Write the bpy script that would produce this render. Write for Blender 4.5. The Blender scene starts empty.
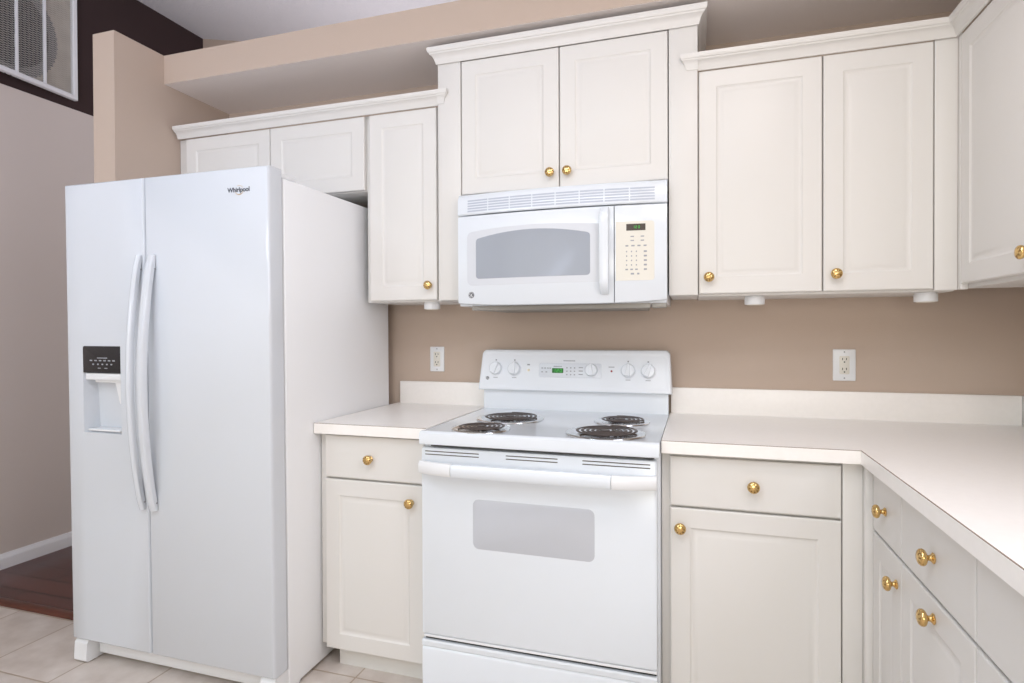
import bpy, bmesh, math, random
from mathutils import Vector, Matrix
random.seed(4)
SC = bpy.context.scene
COL = SC.collection

# ------------------------------------------------------------------ camera
# world: x along the cabinet wall, y = -depth (wall face at y = 0, room at y < 0), z up
def make_camera():
    yaw, pit, rol = (math.radians(a) for a in (17.4865, -0.4916, -0.2368))
    F = Vector((-math.sin(yaw)*math.cos(pit), math.cos(yaw)*math.cos(pit), math.sin(pit)))
    R = Vector((math.cos(yaw), math.sin(yaw), 0))
    U = R.cross(F)
    R2 = R*math.cos(rol) + U*math.sin(rol)
    U2 = U*math.cos(rol) - R*math.sin(rol)
    cd = bpy.data.cameras.new('camera')
    cd.sensor_fit = 'HORIZONTAL'; cd.sensor_width = 36.0
    cd.lens = 583.35/1024*36.0
    cd.shift_y = -5.5/1024
    cd.clip_start = 0.02; cd.clip_end = 60
    co = bpy.data.objects.new('camera', cd); COL.objects.link(co)
    m = Matrix((R2, U2, -F)).transposed().to_4x4()
    m.translation = Vector((0.8814, -2.4566, 1.2473))
    co.matrix_world = m
    SC.camera = co
make_camera()

# ------------------------------------------------------------------ world, lights, exposure
W = bpy.data.worlds.new('world'); SC.world = W; W.use_nodes = True
W.node_tree.nodes['Background'].inputs[0].default_value = (0.80, 0.88, 1.0, 1)
W.node_tree.nodes['Background'].inputs[1].default_value = 0.5
SC.view_settings.view_transform = 'Standard'
SC.view_settings.look = 'None'
SC.view_settings.gamma = 1.0
SC.view_settings.use_curve_mapping = False
SC.view_settings.exposure = -0.03

def area(name, loc, target, sx, sy, power, col):
    l = bpy.data.lights.new(name, 'AREA'); l.shape = 'RECTANGLE'; l.size = sx; l.size_y = sy
    l.energy = power; l.color = col
    o = bpy.data.objects.new(name, l); COL.objects.link(o)
    o.location = loc
    o.rotation_euler = (Vector(target)-Vector(loc)).to_track_quat('-Z', 'Y').to_euler()
    return o
# daylight through the big glass door behind the camera, the rear window, the window over the sink;
# ceiling lamps; added fill lights behind the half-height wall and aimed up at the ceiling
LIGHTS = [
 ('daylight_rear_door', (-0.9, -5.3, 1.35), (-0.9, 0, 1.35), 2.8, 2.1, 16, (0.94, 1, 0.99)),
 ('daylight_rear_window', (1.1, -5.3, 1.45), (1.1, 0, 1.35), 1.2, 1.3, 34.5, (1, 0.98, 0.88)),
 ('daylight_sink_window', (1.95, -2.05, 1.62), (0, -2.05, 1.35), 1.2, 1.0, 18, (0.84, 0.88, 1)),
 ('ceiling_lamp_kitchen', (0.3, -2.3, 2.72), (0.3, -2.3, 0), 1.2, 0.6, 15, (0.92, 0.98, 1)),
 ('ceiling_lamp_corner', (1.15, -1.5, 2.60), (1.15, -1.5, 0), 0.3, 0.3, 7.2, (1, 0.89, 0.82)),
 ('ceiling_lamp_dining', (-1.6, -4.2, 3.1), (-1.6, -4.2, 0), 1.0, 1.0, 36, (0.8, 0.97, 1)),
 ('added_ceiling_fill', (-0.3, -3.2, 1.7), (-0.9, -2.9, 3.0), 0.7, 0.7, 41, (0.69, 0.78, 1)),  # unseen fill aimed upward, added to brighten the ceiling
 ('added_far_uplight', (-0.7, 0.55, 1.7), (-0.9, 0.55, 3.2), 0.6, 0.4, 8.5, (0.95, 0.94, 1)),  # added out of sight behind the back wall to lift the ceiling
 ('added_far_fill', (1.5, 0.56, 1.4), (-2, 0.56, 1.4), 0.8, 1.8, 7, (1, 0.97, 0.98)),  # unseen fill added for the left wall and the floor there
]
for q in LIGHTS: area(*q)

# ------------------------------------------------------------------ materials
def mat(name, col, rough=0.5, metal=0.0, spec=0.5, bump=None, emit=None, coat=0.0, var=None, trans=0.0):
    m = bpy.data.materials.new(name); m.use_nodes = True
    nt = m.node_tree; b = nt.nodes['Principled BSDF']
    b.inputs['Base Color'].default_value = (*col, 1)
    b.inputs['Roughness'].default_value = rough
    b.inputs['Metallic'].default_value = metal
    b.inputs['Specular IOR Level'].default_value = spec
    b.inputs['Coat Weight'].default_value = coat
    b.inputs['Transmission Weight'].default_value = trans
    if emit:
        b.inputs['Emission Color'].default_value = (*emit[0], 1); b.inputs['Emission Strength'].default_value = emit[1]
    tc = nt.nodes.new('ShaderNodeTexCoord')
    if bump:
        sc, st, det = bump
        n = nt.nodes.new('ShaderNodeTexNoise'); n.inputs['Scale'].default_value = sc; n.inputs['Detail'].default_value = det
        bp = nt.nodes.new('ShaderNodeBump'); bp.inputs['Strength'].default_value = st; bp.inputs['Distance'].default_value = 0.004
        nt.links.new(tc.outputs['Object'], n.inputs['Vector'])
        nt.links.new(n.outputs['Fac'], bp.inputs['Height']); nt.links.new(bp.outputs['Normal'], b.inputs['Normal'])
    if var:
        sc, amt = var
        n = nt.nodes.new('ShaderNodeTexNoise'); n.inputs['Scale'].default_value = sc; n.inputs['Detail'].default_value = 4
        r = nt.nodes.new('ShaderNodeValToRGB')
        r.color_ramp.elements[0].position = 0.3; r.color_ramp.elements[1].position = 0.7
        r.color_ramp.elements[0].color = (*[c*(1-amt) for c in col], 1)
        r.color_ramp.elements[1].color = (*[min(1, c*(1+amt)) for c in col], 1)
        nt.links.new(tc.outputs['Object'], n.inputs['Vector'])
        nt.links.new(n.outputs['Fac'], r.inputs['Fac']); nt.links.new(r.outputs['Color'], b.inputs['Base Color'])
    return m
def srgb(r, g, b):
    f = lambda c: (c/255/12.92) if c/255 <= 0.04045 else ((c/255+0.055)/1.055)**2.4
    return (f(r), f(g), f(b))

M = {}
M['tan'] = mat('tan_wall_paint', srgb(196, 177, 162), 0.85, bump=(180, 0.10, 3))
M['brown'] = mat('dark_brown_wall_paint', srgb(52, 37, 37), 0.8, bump=(180, 0.10, 3))
M['soffit'] = mat('soffit_underside_paint', srgb(248, 239, 234), 0.85, bump=(180, 0.10, 3))
M['ceil'] = mat('ceiling_texture', srgb(229, 229, 235), 0.95, bump=(70, 0.9, 5))
M['white_trim'] = mat('white_trim_paint', srgb(240, 241, 246), 0.4)
M['cab'] = mat('white_thermofoil', srgb(224, 221, 217), 0.38, spec=0.4)
M['kick'] = mat('toe_kick_white', srgb(222, 220, 216), 0.6)
M['gap'] = mat('cabinet_carcass_edge', srgb(150, 135, 118), 0.8)
M['lam'] = mat('white_laminate', srgb(250, 246, 242), 0.32, var=(60, 0.012))
M['seam'] = mat('laminate_core', srgb(140, 120, 106), 0.7)
M['app'] = mat('white_enamel', srgb(227, 232, 238), 0.16, spec=0.5)
M['appfr'] = mat('white_fridge_door_paint', srgb(212, 216, 222), 0.14, spec=0.5, bump=(14, 0.02, 2))
M['appsd'] = mat('white_textured_steel', srgb(244, 245, 247), 0.5, bump=(500, 0.08, 2))
M['display'] = mat('display_panel_white', srgb(222, 226, 233), 0.25)
M['console'] = mat('white_console_lightened', srgb(236, 240, 246), 0.22)  # enamel white made lighter in colour where the console catches less light
M['plastic'] = mat('white_plastic', srgb(235, 236, 238), 0.3)
M['cream'] = mat('cream_plastic', srgb(226, 222, 212), 0.35)
M['grey'] = mat('grey_plastic', srgb(150, 152, 156), 0.4)
M['dark'] = mat('black_gap', srgb(28, 28, 30), 0.6)
M['blk'] = mat('black_gloss_panel', srgb(30, 28, 30), 0.12)
M['print'] = mat('grey_print', srgb(158, 160, 166), 0.5)
M['glass_mw'] = mat('frosted_window_glass', srgb(162, 168, 178), 0.12, spec=0.5)
M['glass_ov'] = mat('frosted_oven_glass', srgb(196, 199, 206), 0.12, spec=0.5)
M['brass'] = mat('polished_brass', (0.70, 0.48, 0.20), 0.17, metal=1.0)
M['brass_dk'] = mat('brass_engraving', (0.32, 0.19, 0.07), 0.4, metal=1.0)
M['coil'] = mat('burner_coil', srgb(86, 76, 72), 0.42, metal=0.4)
M['chrome'] = mat('chrome_drip_pan', (0.72, 0.73, 0.75), 0.14, metal=1.0)
M['green'] = mat('green_led', (0.0, 0.02, 0.0), 0.4, emit=((0.02, 0.30, 0.04), 0.35))
M['digit'] = mat('green_led_digit', (0.0, 0.1, 0.0), 0.4, emit=((0.10, 0.8, 0.10), 0.6))
M['red'] = mat('red_indicator', srgb(150, 30, 50), 0.3)
M['amber'] = mat('amber_indicator', srgb(238, 226, 196), 0.3)
M['logo'] = mat('logo_ink', srgb(62, 64, 74), 0.35)
M['gold'] = mat('logo_gold', srgb(196, 168, 128), 0.35)
M['under'] = mat('microwave_underside', srgb(150, 146, 140), 0.45, metal=0.3)
M['slot'] = mat('vent_slot_shade', srgb(186, 192, 206), 0.6)
M['mesh'] = mat('grey_wire_mesh', srgb(200, 197, 192), 0.5)
M['disc'] = mat('dark_disc_metal', srgb(58, 58, 62), 0.45, metal=0.3)
M['disc2'] = mat('grey_disc_rim', srgb(118, 118, 120), 0.5, metal=0.2)
M['backing'] = mat('beige_backing', srgb(186, 178, 168), 0.8, var=(12, 0.15))

def wall_two_tone():
    """left wall: tan below, dark brown above a straight painted line"""
    m = bpy.data.materials.new('two_tone_wall_paint'); m.use_nodes = True
    nt = m.node_tree; b = nt.nodes['Principled BSDF']; b.inputs['Roughness'].default_value = 0.8
    g = nt.nodes.new('ShaderNodeNewGeometry'); s = nt.nodes.new('ShaderNodeSeparateXYZ')
    c = nt.nodes.new('ShaderNodeMath'); c.operation = 'GREATER_THAN'; c.inputs[1].default_value = 2.5638
    mx = nt.nodes.new('ShaderNodeMix'); mx.data_type = 'RGBA'
    mx.inputs['A'].default_value = (*srgb(214, 204, 199), 1); mx.inputs['B'].default_value = (*srgb(53, 36, 37), 1)
    nt.links.new(g.outputs['Position'], s.inputs[0]); nt.links.new(s.outputs['Z'], c.inputs[0])
    nt.links.new(c.outputs[0], mx.inputs['Factor']); nt.links.new(mx.outputs['Result'], b.inputs['Base Color'])
    return m
def tile_mat():
    m = bpy.data.materials.new('beige_floor_tile'); m.use_nodes = True
    nt = m.node_tree; b = nt.nodes['Principled BSDF']; b.inputs['Roughness'].default_value = 0.35
    g = nt.nodes.new('ShaderNodeNewGeometry')
    mp = nt.nodes.new('ShaderNodeMapping'); mp.inputs['Location'].default_value = (1.67+0.345*20, 0.632+0.352*20, 0)
    br = nt.nodes.new('ShaderNodeTexBrick'); br.offset = 0.0; br.squash = 1.0
    br.inputs['Scale'].default_value = 1.0; br.inputs['Brick Width'].default_value = 0.345; br.inputs['Row Height'].default_value = 0.352
    br.inputs['Mortar Size'].default_value = 0.0035; br.inputs['Mortar Smooth'].default_value = 0.2; br.inputs['Bias'].default_value = 0
    br.inputs['Color1'].default_value = (*srgb(216, 206, 198), 1); br.inputs['Color2'].default_value = (*srgb(224, 214, 206), 1)
    br.inputs['Mortar'].default_value = (*srgb(186, 168, 150), 1)
    n = nt.nodes.new('ShaderNodeTexNoise'); n.inputs['Scale'].default_value = 9; n.inputs['Detail'].default_value = 6
    r = nt.nodes.new('ShaderNodeValToRGB'); r.color_ramp.elements[0].position = 0.35; r.color_ramp.elements[1].position = 0.7
    r.color_ramp.elements[0].color = (0.74, 0.70, 0.67, 1); r.color_ramp.elements[1].color = (1, 1, 1, 1)
    mx = nt.nodes.new('ShaderNodeMix'); mx.data_type = 'RGBA'; mx.blend_type = 'MULTIPLY'; mx.inputs['Factor'].default_value = 0.8
    L = nt.links.new
    L(g.outputs['Position'], mp.inputs['Vector']); L(mp.outputs[0], br.inputs['Vector']); L(g.outputs['Position'], n.inputs['Vector'])
    L(n.outputs['Fac'], r.inputs['Fac']); L(br.outputs['Color'], mx.inputs['A']); L(r.outputs['Color'], mx.inputs['B'])
    L(mx.outputs['Result'], b.inputs['Base Color'])
    bp = nt.nodes.new('ShaderNodeBump'); bp.inputs['Strength'].default_value = 0.5; bp.inputs['Distance'].default_value = 0.002; bp.invert = True
    L(br.outputs['Fac'], bp.inputs['Height']); L(bp.outputs['Normal'], b.inputs['Normal'])
    return m
def wood_mat(name, c1, c2, seam):
    m = bpy.data.materials.new(name); m.use_nodes = True
    nt = m.node_tree; b = nt.nodes['Principled BSDF']; b.inputs['Roughness'].default_value = 0.25
    L = nt.links.new
    g = nt.nodes.new('ShaderNodeNewGeometry')
    br = nt.nodes.new('ShaderNodeTexBrick'); br.offset = 0.37
    br.inputs['Scale'].default_value = 1.0; br.inputs['Brick Width'].default_value = 1.1; br.inputs['Row Height'].default_value = 0.122
    br.inputs['Mortar Size'].default_value = 0.0055; br.inputs['Bias'].default_value = 0
    br.inputs['Color1'].default_value = (*c1, 1); br.inputs['Color2'].default_value = (*c2, 1); br.inputs['Mortar'].default_value = (*seam, 1)
    mp = nt.nodes.new('ShaderNodeMapping'); mp.inputs['Scale'].default_value = (1.5, 30, 1)
    n = nt.nodes.new('ShaderNodeTexNoise'); n.inputs['Scale'].default_value = 2.5; n.inputs['Detail'].default_value = 5
    r = nt.nodes.new('ShaderNodeValToRGB'); r.color_ramp.elements[0].color = (0.62, 0.60, 0.60, 1); r.color_ramp.elements[1].color = (1, 1, 1, 1)
    mx = nt.nodes.new('ShaderNodeMix'); mx.data_type = 'RGBA'; mx.blend_type = 'MULTIPLY'; mx.inputs['Factor'].default_value = 0.7
    L(g.outputs['Position'], br.inputs['Vector']); L(g.outputs['Position'], mp.inputs['Vector']); L(mp.outputs[0], n.inputs['Vector'])
    L(n.outputs['Fac'], r.inputs['Fac']); L(br.outputs['Color'], mx.inputs['A']); L(r.outputs['Color'], mx.inputs['B'])
    L(mx.outputs['Result'], b.inputs['Base Color'])
    return m
M['two'] = wall_two_tone()
M['tile'] = tile_mat()
M['wood'] = wood_mat('red_brown_wood', srgb(104, 58, 52), srgb(86, 46, 42), srgb(36, 18, 17))
M['strip'] = mat('wood_transition_strip', srgb(92, 48, 34), 0.3, var=(8, 0.2))

# ------------------------------------------------------------------ mesh helpers (d = depth from the cabinet wall, y = -d)
def rbox(bm, x0, x1, d0, d1, z0, z1, bev=0.0, seg=2):
    r = bmesh.ops.create_cube(bm, size=1.0)
    vs = r['verts']
    for v in vs:
        v.co = Vector((x0+(v.co.x+.5)*(x1-x0), -d1+(v.co.y+.5)*(d1-d0), z0+(v.co.z+.5)*(z1-z0)))
    if bev > 0:
        es = list({e for v in vs for e in v.link_edges})
        bmesh.ops.bevel(bm, geom=es, offset=bev, segments=seg, profile=0.5, affect='EDGES', clamp_overlap=True)
    return bm
def box(x0, x1, d0, d1, z0, z1, bev=0.0, seg=2):
    return rbox(bmesh.new(), x0, x1, d0, d1, z0, z1, bev, seg)
def rings(bm, loops, cap0=True, cap1=True, closed=True):
    """bridge a list of vertex-coordinate loops"""
    vl = [[bm.verts.new(c) for c in lp] for lp in loops]
    n = len(vl[0])
    for a, b in zip(vl, vl[1:]):
        for i in range(n if closed else n-1):
            j = (i+1) % n
            try: bm.faces.new((a[i], a[j], b[j], b[i]))
            except ValueError: pass
    if cap0: bm.faces.new(list(reversed(vl[0])))
    if cap1: bm.faces.new(vl[-1])
    return vl
def frame_fn(o, u, v, n):
    o, u, v, n = Vector(o), Vector(u), Vector(v), Vector(n)
    return lambda a, b, c: o+u*a+v*b+n*c
def rrect(w0, w1, h0, h1, r, k=5):
    """rounded rectangle outline, counter-clockwise"""
    pts = []
    for cx, cy, a0 in ((w1-r, h0+r, -90), (w1-r, h1-r, 0), (w0+r, h1-r, 90), (w0+r, h0+r, 180)):
        for i in range(k+1):
            a = math.radians(a0+90*i/k); pts.append((cx+r*math.cos(a), cy+r*math.sin(a)))
    return pts
def plate(bm, fr, pts, n0, n1, round_=0.0):
    """extrude a 2-D outline from n0 to n1, optional softened front edge"""
    cx = sum(p[0] for p in pts)/len(pts); cy = sum(p[1] for p in pts)/len(pts)
    def ins(e):
        out = []
        for x, y in pts:
            dx, dy = cx-x, cy-y
            out.append((x+math.copysign(min(e, abs(dx)), dx), y+math.copysign(min(e, abs(dy)), dy)))
        return out
    L = [[fr(x, y, n0) for x, y in pts]]
    if round_ > 0:
        for t in (0, 45, 90):
            a = math.radians(t)
            L.append([fr(x, y, n1-round_+round_*math.sin(a)) for x, y in ins(round_*(1-math.cos(a)))])
    else:
        L.append([fr(x, y, n1) for x, y in pts])
    rings(bm, L)
    return bm
RAISED = [(0, -.018), (0, -.004), (.0012, -.0012), (.004, 0), (.0575, 0), (.0605, -.0024), (.0650, -.0042), (.0710, -.0042), (.0770, -.0018), (.0850, -.0004)]
SLAB = [(0, -.018), (0, -.004), (.0012, -.0012), (.004, 0)]
def front(fr, w, h, prof):
    bm = bmesh.new()
    rings(bm, [[fr(i, i, n), fr(w-i, i, n), fr(w-i, h-i, n), fr(i, h-i, n)] for i, n in [(i, n) for i, n in prof]])
    for f in bm.faces: f.smooth = False
    return bm
def lathe(bm, o, n, prof, seg=24):
    """revolve (radius, height) about axis n through o"""
    n = Vector(n).normalized(); a = n.orthogonal().normalized(); b = n.cross(a)
    o = Vector(o)
    rings(bm, [[o+n*h+(a*math.cos(t)+b*math.sin(t))*r for t in [2*math.pi*i/seg for i in range(seg)]] for r, h in prof])
    return bm
def tube(bm, pts, rad, seg=8, cap=True):
    pts = [Vector(p) for p in pts]; L = []
    prev = None
    for i, p in enumerate(pts):
        t = (pts[min(i+1, len(pts)-1)]-pts[max(i-1, 0)]).normalized()
        if prev is None: a = t.orthogonal().normalized()
        else: a = (prev-t*prev.dot(t)).normalized()
        prev = a; b = t.cross(a)
        r = rad[i] if isinstance(rad, (list, tuple)) else rad
        L.append([p+(a*math.cos(q)+b*math.sin(q))*r for q in [2*math.pi*k/seg for k in range(seg)]])
    rings(bm, L, cap, cap)
    return bm

def root_of(o):
    while o.parent: o = o.parent
    return o
def obj(name, bm, m, parent=None, smooth=35, local=False):
    """link a bmesh as one object; children are stored relative to their thing's base"""
    bmesh.ops.recalc_face_normals(bm, faces=bm.faces)
    me = bpy.data.meshes.new(name); 
    if parent is not None and not local:
        off = -root_of(parent).location
        for v in bm.verts: v.co += off
    o = bpy.data.objects.new(name, me)
    if parent is None and not local:
        xs = [v.co for v in bm.verts]
        c = Vector(((min(v.x for v in xs)+max(v.x for v in xs))/2, (min(v.y for v in xs)+max(v.y for v in xs))/2, min(v.z for v in xs)))
        for v in bm.verts: v.co -= c
        o.location = c
    bm.to_mesh(me); bm.free()
    if isinstance(m, (list, tuple)):
        for q in m: me.materials.append(q)
    else: me.materials.append(m)
    COL.objects.link(o)
    if parent is not None: o.parent = parent
    if smooth:
        me.polygons.foreach_set('use_smooth', [True]*len(me.polygons))
        try: me.set_sharp_from_angle(angle=math.radians(smooth))
        except Exception: pass
    return o
def tag(o, label, cat, group=None):
    o['label'] = label; o['category'] = cat
    if group: o['group'] = group
    return o
def thing(name, loc, label, cat, group=None):
    o = bpy.data.objects.new(name, None); COL.objects.link(o); o.location = loc; o.empty_display_size = 0.1
    return tag(o, label, cat, group)
def struct(name, bm, m, smooth=0):
    o = obj(name, bm, m, None, smooth); o['kind'] = 'structure'; return o
def text_obj(name, s, fr_m, size, m, parent, depth=0.0004, bold=0.0, width=None, local=False):
    """flat lettering as a mesh; fr_m maps text x,y,z to the thing's space"""
    c = bpy.data.curves.new(name, 'FONT'); c.body = s; c.size = size; c.extrude = depth; c.offset = bold
    t = bpy.data.objects.new('t', c); COL.objects.link(t)
    bpy.context.view_layer.update()
    me = bpy.data.meshes.new_from_object(t.evaluated_get(bpy.context.evaluated_depsgraph_get()))
    bpy.data.objects.remove(t); bpy.data.curves.remove(c)
    bm = bmesh.new(); bm.from_mesh(me); bpy.data.meshes.remove(me)
    xs = [v.co.x for v in bm.verts]; k = (width/(max(xs)-min(xs))) if width else 1.0; x0 = min(xs)
    for v in bm.verts: v.co = fr_m((v.co.x-x0)*k, v.co.y*k, v.co.z)
    return obj(name, bm, m, parent, 0, local)

UP = (0, 0, 1)
def wall_frame(x, d, z): return frame_fn((x, -d, z), (1, 0, 0), UP, (0, -1, 0))        # faces the room from the back wall
def side_frame(x, d, z): return frame_fn((x, -d, z), (0, -1, 0), UP, (-1, 0, 0))       # faces left from the right-hand run, u runs toward the room

# ------------------------------------------------------------------ the room
def slab(*a): return box(*a)
XR, XL = 1.972, -2.613
def zc(x): return 3.43-0.20*(x-XL)
fb_ = slab(XL-.1, XR+.1, 0.612, 5.45, -.08, 0.0); rbox(fb_, -1.48, XR+.1, -.05, .612, -.08, 0.0)
struct('floor', fb_, M['tile'])
struct('floor_wood', slab(XL-.1, -1.48, -1.15, 0.612, -.08, 0.004), M['wood'])
tr = bmesh.new()
fr = frame_fn((XL, -.575, 0), (1, 0, 0), (0, -1, 0), UP)
pr = [(0, 0), (0, .007), (.012, .015), (.040, .015), (.052, .007), (.052, 0)]
rings(tr, [[fr(x, a, b) for a, b in pr] for x in (0, 1.21)])
struct('trim_1', tr, M['strip'], 40)
struct('wall_left', slab(XL-.12, XL, -1.013, 5.45, 0, 3.6), M['two'])
struct('wall_far', slab(XL-.12, XR+.1, -1.13, -1.013, 0, 3.6), M['tan'])
struct('wall_back', slab(-1.546, XR+.1, -.12, 0.0, 0, 2.5070), M['tan'])
struct('wall_wing', slab(-1.546, -1.427, 0.0, 0.627, 0, 2.5070), M['tan'])
bm = slab(-1.427, XR+.1, 0.0, 0.387, 2.3773, 2.5070)
so = struct('wall_soffit', bm, [M['tan'], M['soffit']])
for p in so.data.polygons:
    if p.normal.z < -.9: p.material_index = 1
struct('wall_right', slab(XR, XR+.12, 0.0, 5.45, 0, 2.75), M['tan'])
struct('wall_rear', slab(XL-.12, XR+.12, 5.4, 5.5, 0, 3.6), M['tan'])
cb = bmesh.new()
rings(cb, [[Vector((x, -1*d, zc(x)+e)) for x, e in ((XL-.12, 0), (XR+.12, 0), (XR+.12, .1), (XL-.12, .1))] for d in (-1.13, 5.5)])
struct('ceiling', cb, M['ceil'])
bb = bmesh.new()
prb = [(0, 0), (.016, 0), (.016, .055), (.013, .066), (.008, .072), (.006, .082), (0, .0825)]
rings(bb, [[Vector((XL+a, -d, b)) for a, b in prb] for d in (-1.013, 5.4)])
struct('baseboard_left', bb, M['white_trim'], 30)

# ------------------------------------------------------------------ knob shared by every cabinet
KNOB = [(.0001, 0), (.0105, 0), (.0115, .0015), (.0105, .003), (.0075, .005), (.0058, .008), (.0056, .011), (.0075, .0132), (.0125, .0145), (.0162, .0170), (.0175, .0205), (.0168, .0245), (.0140, .0278), (.0085, .0300), (.0001, .0308)]
def knob(pos, n, parent):
    bm = lathe(bmesh.new(), pos, n, KNOB, 24)
    k = obj('knob', bm, M['brass'], parent, 50)
    # engraved ring on the domed head
    n = Vector(n); me = k.data; me.materials.append(M['brass_dk'])
    o = Vector(pos)-root_of(parent).location
    for p in me.polygons:
        v = p.center-o; h = v.dot(n); r = (v-n*h).length
        if h > .0275 and .0085 < r < .0135 and p.index % 3 == 0: p.material_index = 1
    k['label'] = 'polished brass knob'
    return k

def cab_door(name, fr_o, mk, w, h, n, parent, prof=RAISED, knob_uv=None, label=None):
    """a front with its outer face through fr_o; mk is wall_frame or side_frame"""
    fr = mk(*fr_o)
    o = obj(name, front(fr, w, h, prof), M['cab'], parent, 22)
    if knob_uv: knob(fr(knob_uv[0], knob_uv[1], 0), n, o)
    if label: o['label'] = label
    return o
NY, NX = (0, -1, 0), (-1, 0, 0)

# ------------------------------------------------------------------ upper cabinets
# over the refrigerator
c = thing('wall_cabinet', (-.91, -.15, 1.833), 'short white wall cabinet with two doors above the white refrigerator', 'cabinet', 'upper kitchen cabinets')
obj('body', box(-1.424, -.427, 0, .305, 1.833, 2.146, .001), M['cab'], c)
cab_door('door', (-1.3700, .325, 1.836), wall_frame, .4660, .304, NY, c)
cab_door('door', (-.9000, .325, 1.836), wall_frame, .4700, .304, NY, c)
# tall narrow one left of the microwave
c = thing('wall_cabinet', (-.25, -.15, 1.3736), 'narrow tall white wall cabinet with one door between refrigerator and microwave', 'cabinet', 'upper kitchen cabinets')
obj('body', box(-.4265, -.089, 0, .305, 1.368, 2.146, .001), M['cab'], c)
cab_door('door', (-.4065, .325, 1.3736), wall_frame, .3035, .7664, NY, c, knob_uv=(.2715, .0578))
# microwave cabinet with its two full-height side panels
c = thing('wall_cabinet', (.40, -.16, 1.37), 'raised white wall cabinet with two doors directly above the microwave', 'cabinet', 'upper kitchen cabinets')
obj('body', box(.0125, .7875, 0, .322, 1.772, 2.300, .001), M['cab'], c)
obj('side_panel', box(-.0875, .0085, 0, .341, 1.370, 2.302, .0012), M['cab'], c)
obj('side_panel', box(.7925, .8885, 0, .341, 1.370, 2.302, .0012), M['cab'], c)
cab_door('door', (.0120, .341, 1.779), wall_frame, .3870, .517, NY, c, knob_uv=(.356, .0535))
cab_door('door', (.4025, .341, 1.777), wall_frame, .3865, .519, NY, c, knob_uv=(.0305, .0565))
# right of the microwave, two doors and a corner stile
c = thing('wall_cabinet', (1.27, -.15, 1.37), 'white wall cabinet with two tall doors right of the microwave', 'cabinet', 'upper kitchen cabinets')
obj('body', box(.890, 1.650, 0, .305, 1.366, 2.148, .001), M['cab'], c)
cab_door('door', (.8915, .325, 1.3736), wall_frame, .3855, .770, NY, c, knob_uv=(.0335, .0565))
cab_door('door', (1.2805, .325, 1.3736), wall_frame, .3085, .770, NY, c, knob_uv=(.035, .055))
obj('corner_stile', box(1.5915, 1.652, .300, .325, 1.3690, 2.148, .001), M['cab'], c)
# along the right-hand wall
c = thing('wall_cabinet', (1.8, -.75, 1.37), 'white wall cabinet on the right-hand wall with doors facing left', 'cabinet', 'upper kitchen cabinets')
bm = bmesh.new()
rbox(bm, 1.672, XR-.002, .3275, 1.26, 1.372, 2.148, .001)
obj('body', bm, M['cab'], c)
obj('corner_stile', box(1.6521, 1.672, .3252, .3462, 1.3690, 2.148, .0004), M['cab'], c)
cab_door('door', (1.652, .3465, 1.3850), side_frame, .449, .758, NX, c, knob_uv=(.392, .048))
cab_door('door', (1.652, .801, 1.3850), side_frame, .449, .758, NX, c, knob_uv=(.034, .048))

# crown mouldings: (out, up) profile swept along a path
CROWN = [(0, 0), (.010, 0), (.012, .006), (.016, .009), (.019, .015), (.028, .024), (.041, .029), (.048, .031), (.051, .035), (.058, .037), (.062, .041), (.064, .047), (.064, .0535), (0, .0535)]
def crown(bm, path, z, k=1.0, kz=1.0, clip=0.0, top=None):
    """path: list of (x, d) with the outward direction on the right-hand side of travel"""
    pr = [(max(a*k, clip), b*kz) for a, b in CROWN]
    L = []
    for i, (x, d) in enumerate(path):
        P = Vector((x, -d))
        def nrm(a, b):
            t = (Vector((b[0], -b[1]))-Vector((a[0], -a[1]))).normalized(); return Vector((t.y, -t.x))
        if i == 0: m = nrm(path[0], path[1])
        elif i == len(path)-1: m = nrm(path[-2], path[-1])
        else:
            a, b = nrm(path[i-1], path[i]), nrm(path[i], path[i+1]); m = (a+b)/(1+a.dot(b))
        L.append([Vector((P.x+m.x*o, P.y+m.y*o, z+h)) for o, h in pr])
    rings(bm, L)
    return bm
bm = crown(bmesh.new(), [(-1.410, .327), (-.0885, .327)], 2.1425, .56, .95)
crown(bm, [(-.0885, .3405), (-.0645, .3405), (-.0645, .330)], 2.1430, .35, .95)
tag(obj('crown_molding', bm, M['cab'], None, 30), 'white crown molding along the low cabinets above the refrigerator', 'crown molding', 'cabinet crown moldings')
bm = crown(bmesh.new(), [(-.0875, .02), (-.0875, .343), (.8885, .343), (.8885, .02)], 2.2960, .50, 1.10)
tag(obj('crown_molding', bm, M['cab'], None, 30), 'white crown molding on the raised cabinet above the microwave', 'crown molding', 'cabinet crown moldings')
bm = crown(bmesh.new(), [(.8895, .327), (1.650, .327), (1.650, 1.26)], 2.1445, .56, .95)
crown(bm, [(.8535, .330), (.8535, .3405), (.8895, .3405)], 2.1450, .35, .95)
tag(obj('crown_molding', bm, M['cab'], None, 30), 'white crown molding turning the corner over the cabinets right of the microwave', 'crown molding', 'cabinet crown moldings')

# small round lights under the wall cabinets
def puck(x, d, label, z=1.368, r=.033):
    t = thing('puck_light', (x, -d, z), label, 'under-cabinet light', 'lights under the wall cabinets')
    obj('housing', lathe(bmesh.new(), (x, -d, z), (0, 0, -1), [(.0001, .0), (r*.94, .0), (r*.94, .005), (r, .006), (r, .027), (r*.97, .029), (.0001, .029)], 28), M['plastic'], t, 40)
    obj('lens', lathe(bmesh.new(), (x, -d, z), (0, 0, -1), [(.0001, .0285), (r*.80, .0288), (r*.76, .0310), (.0001, .0315)], 24), M['cream'], t, 40)
puck(1.078, .25, 'small white round light under the first cabinet door right of the microwave', 1.3655)
puck(1.592, .25, 'small white round light under the cabinet near the right-hand corner', 1.3655)
puck(-.160, .25, 'small white round light under the narrow cabinet left of the microwave')

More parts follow.
